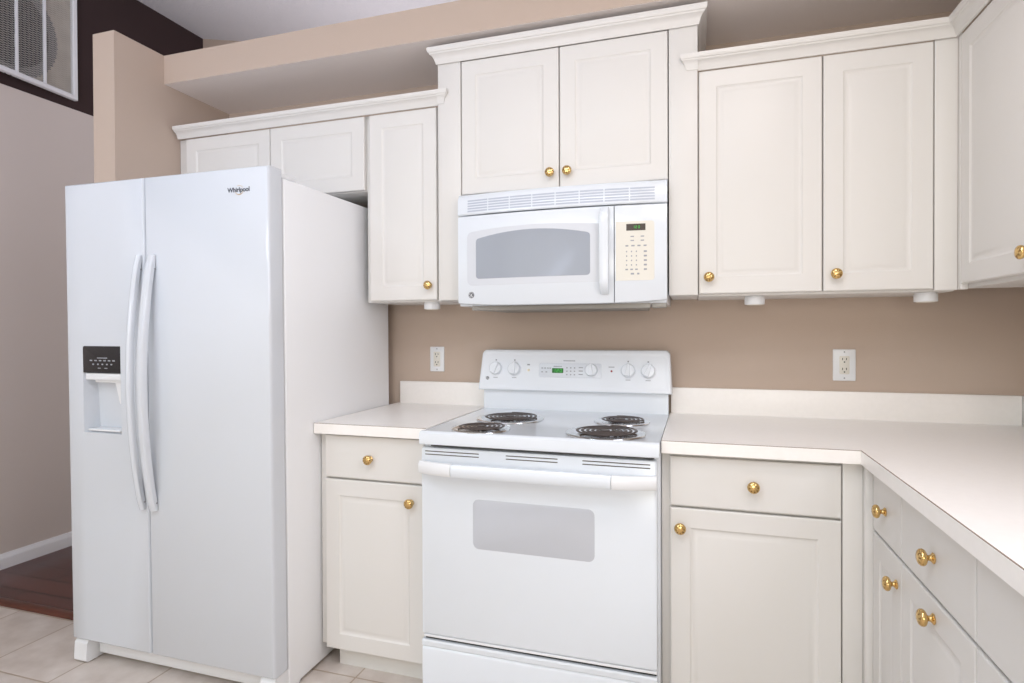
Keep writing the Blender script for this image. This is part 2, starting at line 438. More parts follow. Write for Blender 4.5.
# ------------------------------------------------------------------ base cabinets
c = thing('base_cabinet', (-.23, -.3, 0), 'white base cabinet with one drawer and one door between refrigerator and range', 'cabinet', 'base kitchen cabinets')
obj('body', box(-.4536, -.006, 0, .594, .085, .874, .001), M['cab'], c)
obj('toe_kick', box(-.397, -.006, .02, .5686, 0, .085), M['kick'], c, 0)
cab_door('drawer', (-.4250, .614, .7135), wall_frame, .4020, .1545, NY, c, SLAB, (.190, .0755))
cab_door('door', (-.4250, .614, .0800), wall_frame, .4020, .6265, NY, c, knob_uv=(.352, .566))
c = thing('base_cabinet', (1.05, -.3, 0), 'white base cabinet with one drawer and one door right of the range', 'cabinet', 'base kitchen cabinets')
obj('body', box(.7803, 1.3270, 0, .594, .085, .874, .001), M['cab'], c)
obj('toe_kick', box(.7803, 1.3270, .02, .5686, 0, .085), M['kick'], c, 0)
cab_door('drawer', (.8055, .614, .7135), wall_frame, .4675, .1500, NY, c, SLAB, (.2355, .0755))
cab_door('door', (.8055, .614, .0800), wall_frame, .4675, .6265, NY, c, knob_uv=(.030, .569))
obj('corner_stile', box(1.276, 1.3265, .594, .610, .085, .874, .001), M['cab'], c)
# right-hand run, fronts face left
XF = 1.345
def right_unit(d0, d1, label, kd, kdoor, filler=None):
    c = thing('base_cabinet', (1.65, -(d0+d1)/2, 0), label, 'cabinet', 'base kitchen cabinets')
    obj('body', box(XF+.020, XR-.002, d0, d1, .085, .874, .001), M['cab'], c)
    obj('toe_kick', box(XF+.065, XR-.002, d0, d1, 0, .085), M['kick'], c, 0)
    f = d0 if filler is None else filler
    cab_door('drawer', (XF, f+.0015, .7010), side_frame, d1-f-.003, .166, NX, c, SLAB, (kd-f-.0015, .078))
    cab_door('door', (XF, f+.0015, .0800), side_frame, d1-f-.003, .6135, NX, c, knob_uv=(kdoor[0]-f-.0015, kdoor[1]-.08))
    return c
c = right_unit(.612, .868, 'narrow white base cabinet in the right-hand run next to the inside corner', .746, (.834, .629), .632)
obj('corner_stile', box(1.3272, 1.3640, .5945, .6315, .085, .874, .001), M['cab'], c)
right_unit(.868, 1.252, 'white base cabinet second from the inside corner in the right-hand run', 1.065, (1.066, .655))
right_unit(1.252, 1.70, 'white base cabinet third from the inside corner, cut by the right edge', 1.60, (1.62, .64))

# ------------------------------------------------------------------ countertops
def counter(outline, zt, name, label):
    """outline: list of (x, d), counter-clockwise seen from above in x,-d"""
    t = thing(name, (sum(p[0] for p in outline)/len(outline), -sum(p[1] for p in outline)/len(outline), .876), label, 'countertop', 'kitchen countertops')
    return t
def prism(pts, z0, z1, bev=0):
    bm = bmesh.new()
    rings(bm, [[Vector((x, -d, z)) for x, d in pts] for z in (z0, z1)])
    return bm
t = counter([(-.4548, 0), (-.003, .638)], .914, 'countertop', 'short white laminate countertop between refrigerator and range')
obj('slab', prism([(-.4548, 0), (-.4548, .6365), (-.003, .6365), (-.003, 0)], .8755, .9135), M['lam'], t, 0)
obj('edge_band', box(-.4548, -.003, .6365, .6385, .8755, .9122, .0006, 1), M['lam'], t, 0)
obj('edge_seam', box(-.4546, -.003, .6360, .6378, .9120, .9137), M['seam'], t, 0)['label'] = 'thin brown seam line along the front edge'
obj('backsplash', box(-.4350, -.003, .0005, .020, .9135, 1.0165, .0012), M['lam'], t)
t = counter([(.79, 0), (1.95, 1.7)], .914, 'countertop', 'long white laminate countertop turning the corner right of the range')
XC = 1.3146
obj('slab', prism([(.7815, 0), (.7815, .6365), (XC+.002, .6365), (XC+.002, 1.75), (XR-.001, 1.75), (XR-.001, 0)], .8755, .9135), M['lam'], t, 0)
bm = box(.7815, XC+.002, .6365, .6385, .8755, .9122, .0004, 1); rbox(bm, XC, XC+.002, .6365, 1.75, .8755, .9122, .0004, 1)
obj('edge_band', bm, M['lam'], t, 0)
bm = box(.7815, XC+.0014, .6360, .6378, .9120, .9137); rbox(bm, XC+.0007, XC+.0024, .6360, 1.75, .9120, .9137)
obj('edge_seam', bm, M['seam'], t, 0)['label'] = 'thin brown seam line along the front edge'
obj('backsplash', box(.7860, XR-.021, .0005, .020, .9135, 1.0165, .0012), M['lam'], t)
obj('backsplash', box(XR-.020, XR-.001, .0005, 1.75, .9135, 1.0165, .0012), M['lam'], t)

# ------------------------------------------------------------------ outlets
def outlet(x, z, label, w=.074, h=.116):
    t = thing('wall_outlet', (x, 0, z-h/2), label, 'outlet', 'wall outlets')
    fr = wall_frame(x-w/2, 0, z-h/2)
    obj('cover_plate', plate(bmesh.new(), fr, rrect(0, w, 0, h, .003, 3), .0003, .006, .003), M['plastic'], t, 40)
    rc = obj('receptacle', plate(bmesh.new(), fr, rrect(w/2-.0168, w/2+.0168, h/2-.034, h/2+.034, .004, 3), .004, .0078, .001), M['cream'], t, 40)
    rc['label'] = 'cream receptacle insert'
    for s in (-1, 1):
        zz = h/2+s*.0185
        for q in (-1, 1):
            obj('slot', plate(bmesh.new(), fr, rrect(w/2+q*.0065-.0013, w/2+q*.0065+.0013, zz, zz+.0085, .0006, 1), .0070, .0080), M['dark'], rc, 0)
        obj('ground_hole', plate(bmesh.new(), fr, rrect(w/2-.0027, w/2+.0027, zz-.0098, zz-.0045, .0025, 3), .0070, .0080), M['dark'], rc, 0)
    for zz in (.010, h-.010):
        obj('screw', lathe(bmesh.new(), fr(w/2, zz, .0055), NY, [(.0001, 0), (.003, 0), (.0025, .0012), (.0001, .0013)], 12), M['grey'], t, 40)
outlet(-.2525, 1.1198, 'white wall outlet above the short countertop left of the range', .070, .114)
outlet(1.4108, 1.1148, 'white wall outlet above the long countertop right of the range', .076, .118)

# ------------------------------------------------------------------ range
R = thing('electric_range', (.39, -.36, 0), 'white freestanding electric range with four coil burners', 'range')
obj('body', box(.0025, .7785, .02, .655, .020, .885, .003), M['app'], R)
for x in (.06, .71):
    for d in (.08, .60): obj('levelling_foot', lathe(bmesh.new(), (x, -d, 0), UP, [(.0001, 0), (.018, 0), (.018, .006), (.008, .01), (.008, .022), (.0001, .022)], 12), M['dark'], R)
# cooktop with a rolled front lip
bm = bmesh.new()
fr = frame_fn((.0025, 0, 0), (1, 0, 0), (0, -1, 0), UP)
prof = [(.060, .880), (.655, .880), (.655, .872), (.6975, .8715), (.7005, .8745), (.7005, .902), (.699, .909), (.6945, .9135), (.688, .9155), (.676, .9150), (.668, .9125), (.110, .9125), (.095, .9150), (.060, .9150)]
rings(bm, [[fr(x, a, b) for a, b in prof] for x in (0, .7765)])
ct = obj('cooktop', bm, M['app'], R, 30)
obj('lip_shadow_gap', box(.030, .762, .640, .668, .862, .872), M['dark'], R, 0)['label'] = 'black gap beneath the cooktop lip'
# burners
def burner(x, d, r, rot):
    z = .9127
    lathe_pan = [(.0001, .001), (r*.55, .001), (r*.98, .0022), (r*1.10, .0045), (r*1.20, .0052), (r*1.25, .0035), (r*1.26, .0005), (.0001, .0004)]
    p = obj('burner', lathe(bmesh.new(), (x, -d, z), UP, lathe_pan, 40), M['chrome'], R, 40)
    p['label'] = 'burner with a chrome drip pan and dark coil'
    bm = bmesh.new()
    n = 5 if r > .085 else 4
    w = r/(n+1.15)
    pts = []
    tot = int(n*36)
    for i in range(tot+1):
        a = 2*math.pi*i/36+rot; rr = w*1.2+(r-w*1.2)*(i/tot)
        pts.append((x+rr*math.cos(a), -d+rr*math.sin(a), z+.0110))
    ex = pts[-1]; a = 2*math.pi*n+rot
    tube(bm, pts, w*.33, 8)
    for v in bm.verts: v.co.z = z+.0110+(v.co.z-z-.0110)*.34
    obj('coil', bm, M['coil'], p, 60)
    bm = bmesh.new()
    for k in range(3):
        a = rot+2*math.pi*k/3+.4
        q = Vector((math.cos(a), math.sin(a), 0)); s = Vector((-q.y, q.x, 0))*.002; o = Vector((x, -d, z))
        rings(bm, [[o+q*t-s+Vector((0, 0, .003)), o+q*t+s+Vector((0, 0, .003)), o+q*t+s+Vector((0, 0, .0075)), o+q*t-s+Vector((0, 0, .0075))] for t in (.006, r*1.02)])
    lathe(bm, (x, -d, z), UP, [(.0001, .006), (w*.9, .006), (w*.9, .0125), (.0001, .013)], 16)
    obj('support', bm, M['coil'], p, 0)
burner(.182, .592, .080, 1.3); burner(.207, .345, .102, 1.8); burner(.601, .562, .102, 1.5); burner(.622, .302, .080, 1.9)
# backguard: riser and overhanging console
bm = bmesh.new()
rings(bm, [[Vector((x, -d, z)) for d, z in ((.022, .885), (.082, .885), (.082, .915), (.078, .998), (.022, .998))] for x in (.004, .778)])
obj('backguard_riser', bm, M['app'], R, 30)
bm = bmesh.new()
# console outline (x, z) tapering upward with rounded top corners, tilted face
out = [(-.0145, .9955), (.7925, .9955), (.7920, 1.010)]
rt = .022
for i in range(7):
    a = math.radians(90*i/6); out.append((.7855-rt+rt*math.cos(a), 1.167-rt+rt*math.sin(a)))
for i in range(7):
    a = math.radians(90+90*i/6); out.append((-.0040+rt+rt*math.cos(a), 1.167-rt+rt*math.sin(a)))
out.append((-.0140, 1.010))
def face_d(z): return .104-(z-.9955)*.15
cx, cz = .39, 1.08
def ring_at(ins, back):
    o = []
    for x, z in out:
        xx = x+math.copysign(min(ins, abs(cx-x)), cx-x); zz = z+math.copysign(min(ins, abs(cz-z)), cz-z)
        o.append(Vector((xx, -(face_d(zz)-back), zz)))
    return o
rings(bm, [[Vector((x, -.022, z)) for x, z in out], ring_at(0, .010), ring_at(.002, .004), ring_at(.007, .0005), ring_at(.016, 0), ring_at(.019, .0012), ring_at(.023, .0012)])
con = obj('control_console', bm, M['console'], R, 28)
TILT = Vector((0, 0.15, 1)).normalized()
def con_frame(x, z):
    n = Vector((0, -1, .15)).normalized()
    return frame_fn((x, -(face_d(z)-.0012), z), (1, 0, 0), TILT, n)
nC = Vector((0, -1, .15)).normalized()
def rknob(x, z, r, ang, name='control_knob'):
    f = con_frame(x, z)
    bm = lathe(bmesh.new(), f(0, 0, 0), nC, [(.0001, 0), (r*1.05, 0), (r*1.05, .0015), (r*.96, .002), (r*.93, .004), (r*.88, .015), (r*.80, .018), (.0001, .0195)], 32)
    a = math.radians(ang); u, v = (math.cos(a), math.sin(a)), (-math.sin(a), math.cos(a))
    g = lambda p, q, h: f(u[0]*p+v[0]*q, u[1]*p+v[1]*q, h)
    L = [[g(-r*.80, -.012, .012), g(r*.97, -.006, .012), g(r*.97, .006, .012), g(-r*.80, .012, .012)],
         [g(-r*.72, -.009, .025), g(r*.88, -.0035, .025), g(r*.88, .0035, .025), g(-r*.72, .009, .025)]]
    rings(bm, L)
    obj(name, bm, M['console'], con, 35)
rknob(.0626, 1.0878, .0295, 60); rknob(.1462, 1.0869, .0295, 80); rknob(.6227, 1.0862, .0295, 85); rknob(.7014, 1.0855, .0295, 70)
f = con_frame(.2545, 1.0538)
dp = obj('display_panel', plate(bmesh.new(), f, rrect(0, .2613, 0, .0595, .008, 4), .0004, .0022, .001), M['display'], con, 40)
bm = plate(bmesh.new(), f, rrect(.056, .104, .0185, .0385, .002, 2), .0015, .0030)
obj('clock_display', bm, M['green'], con, 0)['label'] = 'green lit clock display'
# seven-segment digits on the clock
bm = bmesh.new()
def seg7(bm, f, x, y, w, h, s, n0=.0029, n1=.0034, th=.0016):
    S = {'a': (0, h, w, h), 'b': (w, h/2, w, h), 'c': (w, 0, w, h/2), 'd': (0, 0, w, 0), 'e': (0, 0, 0, h/2), 'f': (0, h/2, 0, h), 'g': (0, h/2, w, h/2)}
    for k in s:
        x0, y0, x1, y1 = S[k]
        plate(bm, f, [(x+min(x0, x1)-th/2, y+min(y0, y1)-th/2), (x+max(x0, x1)+th/2, y+min(y0, y1)-th/2), (x+max(x0, x1)+th/2, y+max(y0, y1)+th/2), (x+min(x0, x1)-th/2, y+max(y0, y1)+th/2)], n0, n1)
DIG = {'1': 'bc', '2': 'abged', '0': 'abcdef', '3': 'abgcd', '5': 'afgcd', '8': 'abcdefg'}
for i, ch in enumerate('1200'):
    pass
for i, ch in enumerate('120'): seg7(bm, f, .062+.014*i, .0225, .0072, .0118, DIG[ch])
obj('clock_digits', bm, M['digit'], con, 0)
# touch keys, printed marks
def mark(name, fr_, x0, x1, z0, z1, n0, n1, r_=.001): obj(name, plate(bmesh.new(), fr_, rrect(x0, x1, z0, z1, r_, 2), n0, n1), M['print'], con, 0)
for a, b in [(.010, .036), (.022, .036), (.034, .036), (.044, .036), (.010, .020), (.028, .020)]: mark('touch_key', f, a, a+.008, b, b+.0045, .0018, .0026)
for a in (.116, .132, .148):
    for b in (.010, .024, .038): mark('touch_key', f, a, a+.006, b, b+.005, .0018, .0026)
for b in (.012, .026, .040): mark('touch_key', f, .168, .186, b, b+.004, .0018, .0026)
mark('printed_mark', f, .062, .098, .044, .0475, .0018, .0026)
mark('printed_mark', con_frame(.335, 1.121), .022, .072, 0, .0035, .0003, .0009)
for x, z in ((.0626, 1.1205), (.1462, 1.1205), (.6227, 1.1195), (.7014, 1.1185)): mark('printed_mark', con_frame(x, z), -.003, .003, 0, .006, .0003, .0009)
for x, z in ((.0626, 1.048), (.1462, 1.048), (.6227, 1.048), (.7014, 1.047)): mark('printed_mark', con_frame(x, z), -.010, .010, 0, .0025, .0003, .0009)
mark('printed_mark', con_frame(.208, 1.102), -.006, .006, 0, .006, .0003, .0009)
mark('printed_mark', con_frame(.5565, 1.098), -.012, .012, 0, .003, .0003, .0009)
rknob(.4749, 1.0853, .0275, 95, 'oven_dial')
bm = lathe(bmesh.new(), con_frame(.5565, 1.0831)(0, 0, 0), nC, [(.0001, 0), (.0042, 0), (.0035, .003), (.0001, .0035)], 16)
obj('indicator_light', bm, M['red'], con, 40)['label'] = 'dark red indicator light'
bm = lathe(bmesh.new(), con_frame(.208, 1.082)(0, 0, 0), nC, [(.0001, 0), (.0055, 0), (.0045, .002), (.0001, .0025)], 16)
obj('indicator_light', bm, M['amber'], con, 40)['label'] = 'pale amber indicator light'
def ge_badge(fr, r, parent, n0):
    """round monogram badge: dark disc, pale rim and looped script strokes"""
    b = plate(bmesh.new(), fr, [(r*math.cos(2*math.pi*i/28), r*math.sin(2*math.pi*i/28)) for i in range(28)], 0, n0)
    badge = obj('round_badge', b, M['logo'], parent, 0)
    badge['label'] = 'small round dark monogram badge'
    bm = bmesh.new()
    tube(bm, [fr(r*.86*math.cos(2*math.pi*i/28), r*.86*math.sin(2*math.pi*i/28), n0) for i in range(29)], r*.05, 6, False)
    def curl(cx, cy, rr, a0, a1): tube(bm, [fr(cx+rr*math.cos(math.radians(a0+(a1-a0)*i/14)), cy+rr*math.sin(math.radians(a0+(a1-a0)*i/14)), n0) for i in range(15)], r*.07, 6)
    curl(-r*.28, r*.12, r*.26, 20, 330); curl(-r*.24, -r*.32, r*.22, 90, -200)
    curl(r*.30, r*.20, r*.24, 60, 300); curl(r*.30, -r*.22, r*.26, 60, 330)
    obj('monogram', bm, M['plastic'], badge, 0)
ge_badge(con_frame(.0262, 1.0462), .0075, con, .001)
# oven door
ds = .683
fr = wall_frame(0, 0, 0)
bm = plate(bmesh.new(), fr, rrect(.0020, .7710, .2330, .8590, .006, 3), .657, ds, .004)
od = obj('oven_door', bm, M['app'], R, 35)
bm = plate(bmesh.new(), fr, rrect(.1865, .5850, .5370, .6990, .020, 6), ds-.004, ds+.0006, .0005)
obj('window', bm, M['glass_ov'], od, 35)['label'] = 'frosted grey window'
M['vslot'] = mat('vent_slot_brown', srgb(92, 86, 78), 0.6)
for xa, xb in ((.016, .208), (.300, .470), (.548, .752)):
    for z in (.8350, .8455): obj('vent_slot', plate(bmesh.new(), fr, rrect(xa, xb, z, z+.0032, .001, 2), ds-.004, ds+.0004), M['vslot'], od, 0)
# bowed handle: flat grip with end caps that turn in to the door
def handle_loop(s):
    x = .0025+s*.769
    e = min(s, 1-s)/.17; e = min(1.0, e)
    bow = .024+.034*math.sin(e*math.pi/2)
    zc_ = .797+.002*math.sin(e*math.pi/2)
    hh = .0195+.0005*e
    return x, ds+bow, zc_, hh
def handle_part(s0, s1, n):
    bm = bmesh.new(); L = []
    for i in range(n+1):
        s = s0+(s1-s0)*i/n
        x, d, z, h = handle_loop(s)
        din = ds+.0005 if (s < .004 or s > .996) else d-.020
        L.append([Vector((x, -din, z-h)), Vector((x, -(d-.004), z-h)), Vector((x, -d, z-h+.006)), Vector((x, -(d+.001), z)), Vector((x, -d, z+h-.008)), Vector((x, -(d-.006), z+h)), Vector((x, -din, z+h))])
    rings(bm, L)
    return bm
h = obj('handle', handle_part(.168, .832, 16), M['app'], od, 40)
obj('end_cap', handle_part(.0, .166, 10), M['plastic'], h, 40)
obj('end_cap', handle_part(.834, 1.0, 10), M['plastic'], h, 40)
# dark line under the door, trim strip and drawer
obj('door_trim', box(.0075, .7700, .640, .684, .2235, .2305, .001), M['plastic'], R)
obj('drawer_gap', box(.010, .768, .630, .672, .2130, .2235), M['dark'], R, 0)['label'] = 'black gap between oven door and drawer'
bm = bmesh.new()
L = []
for d, z in ((.657, .030), (.683, .034), (.683, .178), (.681, .184), (.678, .1875), (.679, .190), (.684, .193), (.685, .207), (.682, .2125), (.657, .2130)): L.append((d, z))
rings(bm, [[Vector((x, -d, z)) for d, z in L] for x in (.0020, .7710)])
obj('storage_drawer', bm, M['app'], R, 30)

# ------------------------------------------------------------------ microwave
MW = thing('microwave', (.405, -.2, 1.33), 'white over-the-range microwave with frosted grey window', 'microwave')
x0, x1 = .0130, .7885
def mwd(x, back=0.0):
    s = (x-(x0+x1)/2)/((x1-x0)/2); return .386+.030*(1-s*s)-back
obj('body', box(x0+.003, x1-.003, .0, .372, 1.343, 1.768, .002), M['app'], MW)
bm = bmesh.new()
rings(bm, [[Vector((x, -d, z)) for x, d in ((.10, .03), (.700, .03), (.730, .372), (.065, .372))] for z in (1.327, 1.343)])
obj('underside', bm, M['under'], MW, 0)['label'] = 'grey metal underside'
bm = box(.735, .786, .330, .372, 1.326, 1.345, .004)
obj('corner_bracket', bm, M['under'], MW)
def bowed(xa, xb, za, zb, dep, nx=16, edge=.006, zfun=None, xr=(0, 0)):
    """front shell following the bow of the microwave between xa..xb, za..zb"""
    bm = bmesh.new(); L = []
    zb_at = zfun or (lambda x: .011*abs((x-.4)/.39)**4-.004)
    prof = [(0, za, dep), (0, za+edge*.0, .008), (0, za+edge*.3, .0025), (0, za+edge, 0), (0, zb-edge, 0), (0, zb-edge*.3, .0025), (0, zb, .008), (0, zb, dep)]
    for i in range(nx+1):
        x = xa+(xb-xa)*i/nx
        e = 0
        q = min(x-xa+1e-6, xb-x+1e-6)
        L.append([Vector((x, -(mwd(x)-b), z+(zb_at(x) if z < (za+zb)/2 else 0))) for _, z, b in prof])
    # thin rounded verticals at both ends
    def endcap(x, sgn):
        return [Vector((x, -(mwd(x)-max(b, .006)), z+(zb_at(x) if z < (za+zb)/2 else 0))) for _, z, b in prof]
    L = [endcap(xa-.0012, -1)]+L+[endcap(xb+.0012, 1)]
    rings(bm, L)
    return bm
zl = lambda x: -.004*0
SPL = .6105
md = obj('door', bowed(x0+.0015, SPL-.002, 1.3465, 1.6840, .016), M['app'], MW, 32)
cp = obj('control_panel', bowed(SPL+.002, x1-.0015, 1.3465, 1.6840, .016, 6), M['app'], MW, 32)
obj('split_gap', box(SPL-.003, SPL+.003, .365, mwd(SPL)-.010, 1.350, 1.682), M['dark'], MW, 0)['label'] = 'dark gap between door and controls'
# vent grille, tilted back at the top
bm = bmesh.new(); L = []
for i in range(17):
    x = x0+(x1-x0)*i/16
    L.append([Vector((x, -.37, 1.688)), Vector((x, -(mwd(x)-.004), 1.688)), Vector((x, -mwd(x, .001), 1.692)), Vector((x, -mwd(x, .003), 1.748)), Vector((x, -mwd(x, .010), 1.759)), Vector((x, -mwd(x, .016), 1.766)), Vector((x, -.37, 1.768))])
rings(bm, L)
vg = obj('vent_grille', bm, M['app'], MW, 32)
bm = bmesh.new()
for k in range(5):
    za = 1.6985+k*.0098
    for j in range(8):
        xa = .056+j*.0870; xb = xa+.0825
        L = []
        for i in range(5):
            x = xa+(xb-xa)*i/4; d = mwd(x, .001+.002*(za-1.692)/.056)
            L.append([Vector((x, -(d-.004), za)), Vector((x, -(d+.0006), za)), Vector((x, -(d+.0006), za+.0052)), Vector((x, -(d-.004), za+.0052))])
        rings(bm, L)
obj('vent_grating', bm, M['slot'], vg, 0)
# inset frame on the door and arched window
def bow_plate(pts, nout, nin, soft=.0):
    """outline in x,z laid on the bowed front as a filled patch with a fan of strips"""
    bm = bmesh.new()
    zs = lambda p, n: Vector((p[0], -(mwd(p[0])+n), p[1]))
    # split in columns so that it follows the bow
    xs = sorted({round(p[0], 5) for p in pts})
    a, b = xs[0], xs[-1]
    N = 24
    def span(x):
        ys = []
        m = len(pts)
        for i in range(m):
            (xa, ya), (xb, yb) = pts[i], pts[(i+1) % m]
            if abs(xb-xa) < 1e-9: continue
            if min(xa, xb)-1e-9 <= x <= max(xa, xb)+1e-9: ys.append(ya+(yb-ya)*(x-xa)/(xb-xa))
        return min(ys), max(ys)
    cols = [a+(b-a)*(.5-.5*math.cos(math.pi*i/N)) for i in range(N+1)]
    L = []
    for x in cols:
        lo, hi = span(min(max(x, a+1e-5), b-1e-5))
        L.append([zs((x, lo), nin), zs((x, lo), nout), zs((x, hi), nout), zs((x, hi), nin)])
    rings(bm, L)
    return bm
def arch_outline(xa, xb, za, zb, rise, r):
    pts = []
    for i in range(5):
        t = math.radians(180+90*i/4); pts.append((xa+r+r*math.cos(t), za+r+r*math.sin(t)))
    for i in range(5):
        t = math.radians(270+90*i/4); pts.append((xb-r+r*math.cos(t), za+r+r*math.sin(t)))
    for i in range(5):
        t = math.radians(0+80*i/4); pts.append((xb-r+r*math.cos(t), zb-r+r*math.sin(t)))
    for i in range(1, 12):
        s = i/12; x = xb-r+(xa+r-(xb-r))*s; pts.append((x, zb+rise*(1-(2*s-1)**2)))
    for i in range(5):
        t = math.radians(100+80*i/4); pts.append((xa+r+r*math.cos(t), zb-r+r*math.sin(t)))
    return pts
fr_in = obj('window_surround', bow_plate(arch_outline(.0540, .5900, 1.4190, 1.6225, .012, .022), .0005, -.006), mat('window_surround_white', srgb(214, 217, 223), 0.3), md, 35)
obj('window', bow_plate(arch_outline(.0915, .5270, 1.4440, 1.5955, .022, .012), .0011, -.004), M['glass_mw'], md, 35)['label'] = 'frosted grey arched window'
# vertical bar handle
bm = bmesh.new(); L = []
for i in range(17):
    s = i/16; z = 1.3740+s*.304
    e = min(1, min(s, 1-s)/.12); out_ = .006+.026*math.sin(e*math.pi/2)
    x = .5780
    w = .0165-.002*(1-e)
    b = mwd(x)
    L.append([Vector((x-w, -(b+out_-.012 if 0 < i < 16 else b-.002), z)), Vector((x-w*.9, -(b+out_-.003), z)), Vector((x-w*.4, -(b+out_), z)), Vector((x+w*.4, -(b+out_), z)), Vector((x+w*.9, -(b+out_-.003), z)), Vector((x+w, -(b+out_-.012 if 0 < i < 16 else b-.002), z))])
rings(bm, L)
obj('handle', bm, M['app'], md, 40)
fb = frame_fn((.0718, -(mwd(.0718)-.0003), 1.3838), Vector((1, -.065, 0)).normalized(), UP, Vector((-.065, -1, 0)).normalized())
ge_badge(fb, .0120, md, .0015)
# keypad
obj('keypad_plate', bow_plate([(.625, 1.421), (.738, 1.421), (.744, 1.424), (.746, 1.430), (.746, 1.617), (.744, 1.623), (.738, 1.626), (.616, 1.626), (.616, 1.421)], .0006, -.004), M['cream'], cp, 35)['label'] = 'cream keypad area'
obj('clock_display', bow_plate([(.6520, 1.5935), (.7165, 1.5935), (.7165, 1.6165), (.6520, 1.6165)], .0012, -.002), mat('display_brown', srgb(74, 66, 62), 0.2), cp, 0)
bm = bmesh.new()
def fdig(bm, x, z, s, w, h):
    f = frame_fn((x, -(mwd(x)+.0012), z), (1, 0, 0), UP, (0, -1, 0)); seg7(bm, f, 0, 0, w, h, s, -.0002, .0004, .0012)
for x, ch in ((.675, '1'), (.683, '2'), (.693, '0')): fdig(bm, x, 1.6015, DIG[ch], .004, .0075)
obj('clock_digits', bm, M['digit'], cp, 0)
bm = bmesh.new()
def key(x, z, w, h):
    f = frame_fn((x-w/2, -(mwd(x)+.0006), z-h/2), Vector((1, .05, 0)).normalized(), UP, Vector((.05, -1, 0)).normalized())
    plate(bm, f, rrect(0, w, 0, h, .0008, 2), -.001, .0006)
for z in (1.573, 1.559): key(.667, z, .022, .004); key(.701, z, .022, .004)
for x, w in ((.654, .010), (.673, .014), (.693, .014), (.714, .012)): key(x, 1.541, w, .005)
for r_ in range(5):
    for cidx in range(3): key(.653+cidx*.0165, 1.521-r_*.0155, .004 if r_ < 4 else .009, .005)
    key(.714, 1.521-r_*.0155, .014, .006)
key(.672, 1.444, .012, .006); key(.692, 1.444, .008, .006)
obj('keys', bm, M['print'], cp, 0)

# ------------------------------------------------------------------ refrigerator (local space: x left negative, y back positive)
FR = thing('refrigerator', (-.4594, -.8514, 0), 'white side-by-side refrigerator with ice and water dispenser', 'refrigerator')
a, b, c_ = (math.radians(q) for q in (-.2667, -.619, .1902))
S = Matrix.Diagonal((1, -1, 1))
Rm = S @ (Matrix.Rotation(a, 3, 'Z') @ Matrix.Rotation(b, 3, 'X') @ Matrix.Rotation(c_, 3, 'Y')) @ S
FR.rotation_euler = Rm.to_euler()
def lb(bm, x0, x1, y0, y1, z0, z1, bev=0, seg=3):   # y measured back from the door face
    return rbox(bm, x0, x1, -y1, -y0, z0, z1, bev, seg)
Wd, Ht, Sm = .9183, 1.7955, .5323
obj('body', lb(bmesh.new(), -Wd+.002, -.0010, .077, .787, .008, 1.7700, .006), M['appsd'], FR, 35, True)
obj('door_seal', lb(bmesh.new(), -Wd+.012, -.010, .060, .080, .095, 1.775), M['grey'], FR, 0, True)
obj('seam_gasket', lb(bmesh.new(), -Sm-.006, -Sm+.006, .022, .070, .095, 1.785), M['grey'], FR, 0, True)
FP = frame_fn((0, 0, 0), (1, 0, 0), UP, (0, -1, 0))
def fdoor(xa, xb, hole=None):
    bm = bmesh.new()
    z0, z1, r = .0863, Ht, .010
    sec = [(xa, .066), (xa, .012), (xa+.0015, .006), (xa+.005, .0018), (xa+.012, 0), (xb-.012, 0), (xb-.005, .0018), (xb-.0015, .006), (xb, .012), (xb, .066)]
    L = []
    for z, k in ((z0, .008), (z0+.002, .003), (z0+.006, 0), (z1-.006, 0), (z1-.002, .003), (z1, .008)):
        L.append([Vector((x, max(y, k) if y < .03 else y, z)) for x, y in sec])
    rings(bm, L)
    return bm
dR = obj('refrigerator_door', fdoor(-Sm+.0028, -.0005), M['appfr'], FR, 35, True)
# freezer door with a real dispenser recess: built as a ring of panels round the opening
def freezer():
    bm = bmesh.new(); xa, xb = -Wd, -Sm-.0028
    z0, z1 = .0863, Ht
    hx0, hx1, hz0, hz1 = -.8370, -.6530, .8745, 1.1955
    zs = [(z0, .008), (z0+.002, .003), (z0+.006, 0), (hz0, 0), (hz1, 0), (z1-.006, 0), (z1-.002, .003), (z1, .008)]
    sec = [(xa, .066), (xa, .012), (xa+.0015, .006), (xa+.005, .0018), (xa+.012, 0), (hx0, 0), (hx1, 0), (xb-.012, 0), (xb-.005, .0018), (xb-.0015, .006), (xb, .012), (xb, .066)]
    V = [[bm.verts.new((x, max(y, k) if y < .03 else y, z)) for x, y in sec] for z, k in zs]
    n = len(sec)
    for i in range(len(V)-1):
        for j in range(n):
            if i == 3 and j == 5: continue
            q = (j+1) % n
            bm.faces.new((V[i][j], V[i][q], V[i+1][q], V[i+1][j]))
    bm.faces.new(list(reversed(V[0]))); bm.faces.new(V[-1])
    # recess walls
    A = [V[3][5], V[3][6], V[4][6], V[4][5]]
    B = [bm.verts.new(Vector((x, y, z))) for x, y, z in ((hx0+.012, .055, hz0+.012), (hx1-.012, .055, hz0+.012), (hx1-.006, .045, hz1-.006), (hx0+.006, .045, hz1-.006))]
    for i in range(4):
        j = (i+1) % 4; bm.faces.new((A[i], A[j], B[j], B[i]))
    bm.faces.new(B)
    return bm
dF = obj('freezer_door', freezer(), M['appfr'], FR, 35, True)
bm = plate(bmesh.new(), FP, [(-.8350, 1.0975), (-.6540, 1.0975), (-.6540, 1.1950), (-.6560, 1.1955), (-.8280, 1.1955), (-.8335, 1.1925), (-.8360, 1.1870)], -.044, .0012, .001)
pn = obj('control_panel', bm, M['blk'], dF, 30, True); pn['label'] = 'glossy black dispenser control panel'
bm = bmesh.new()
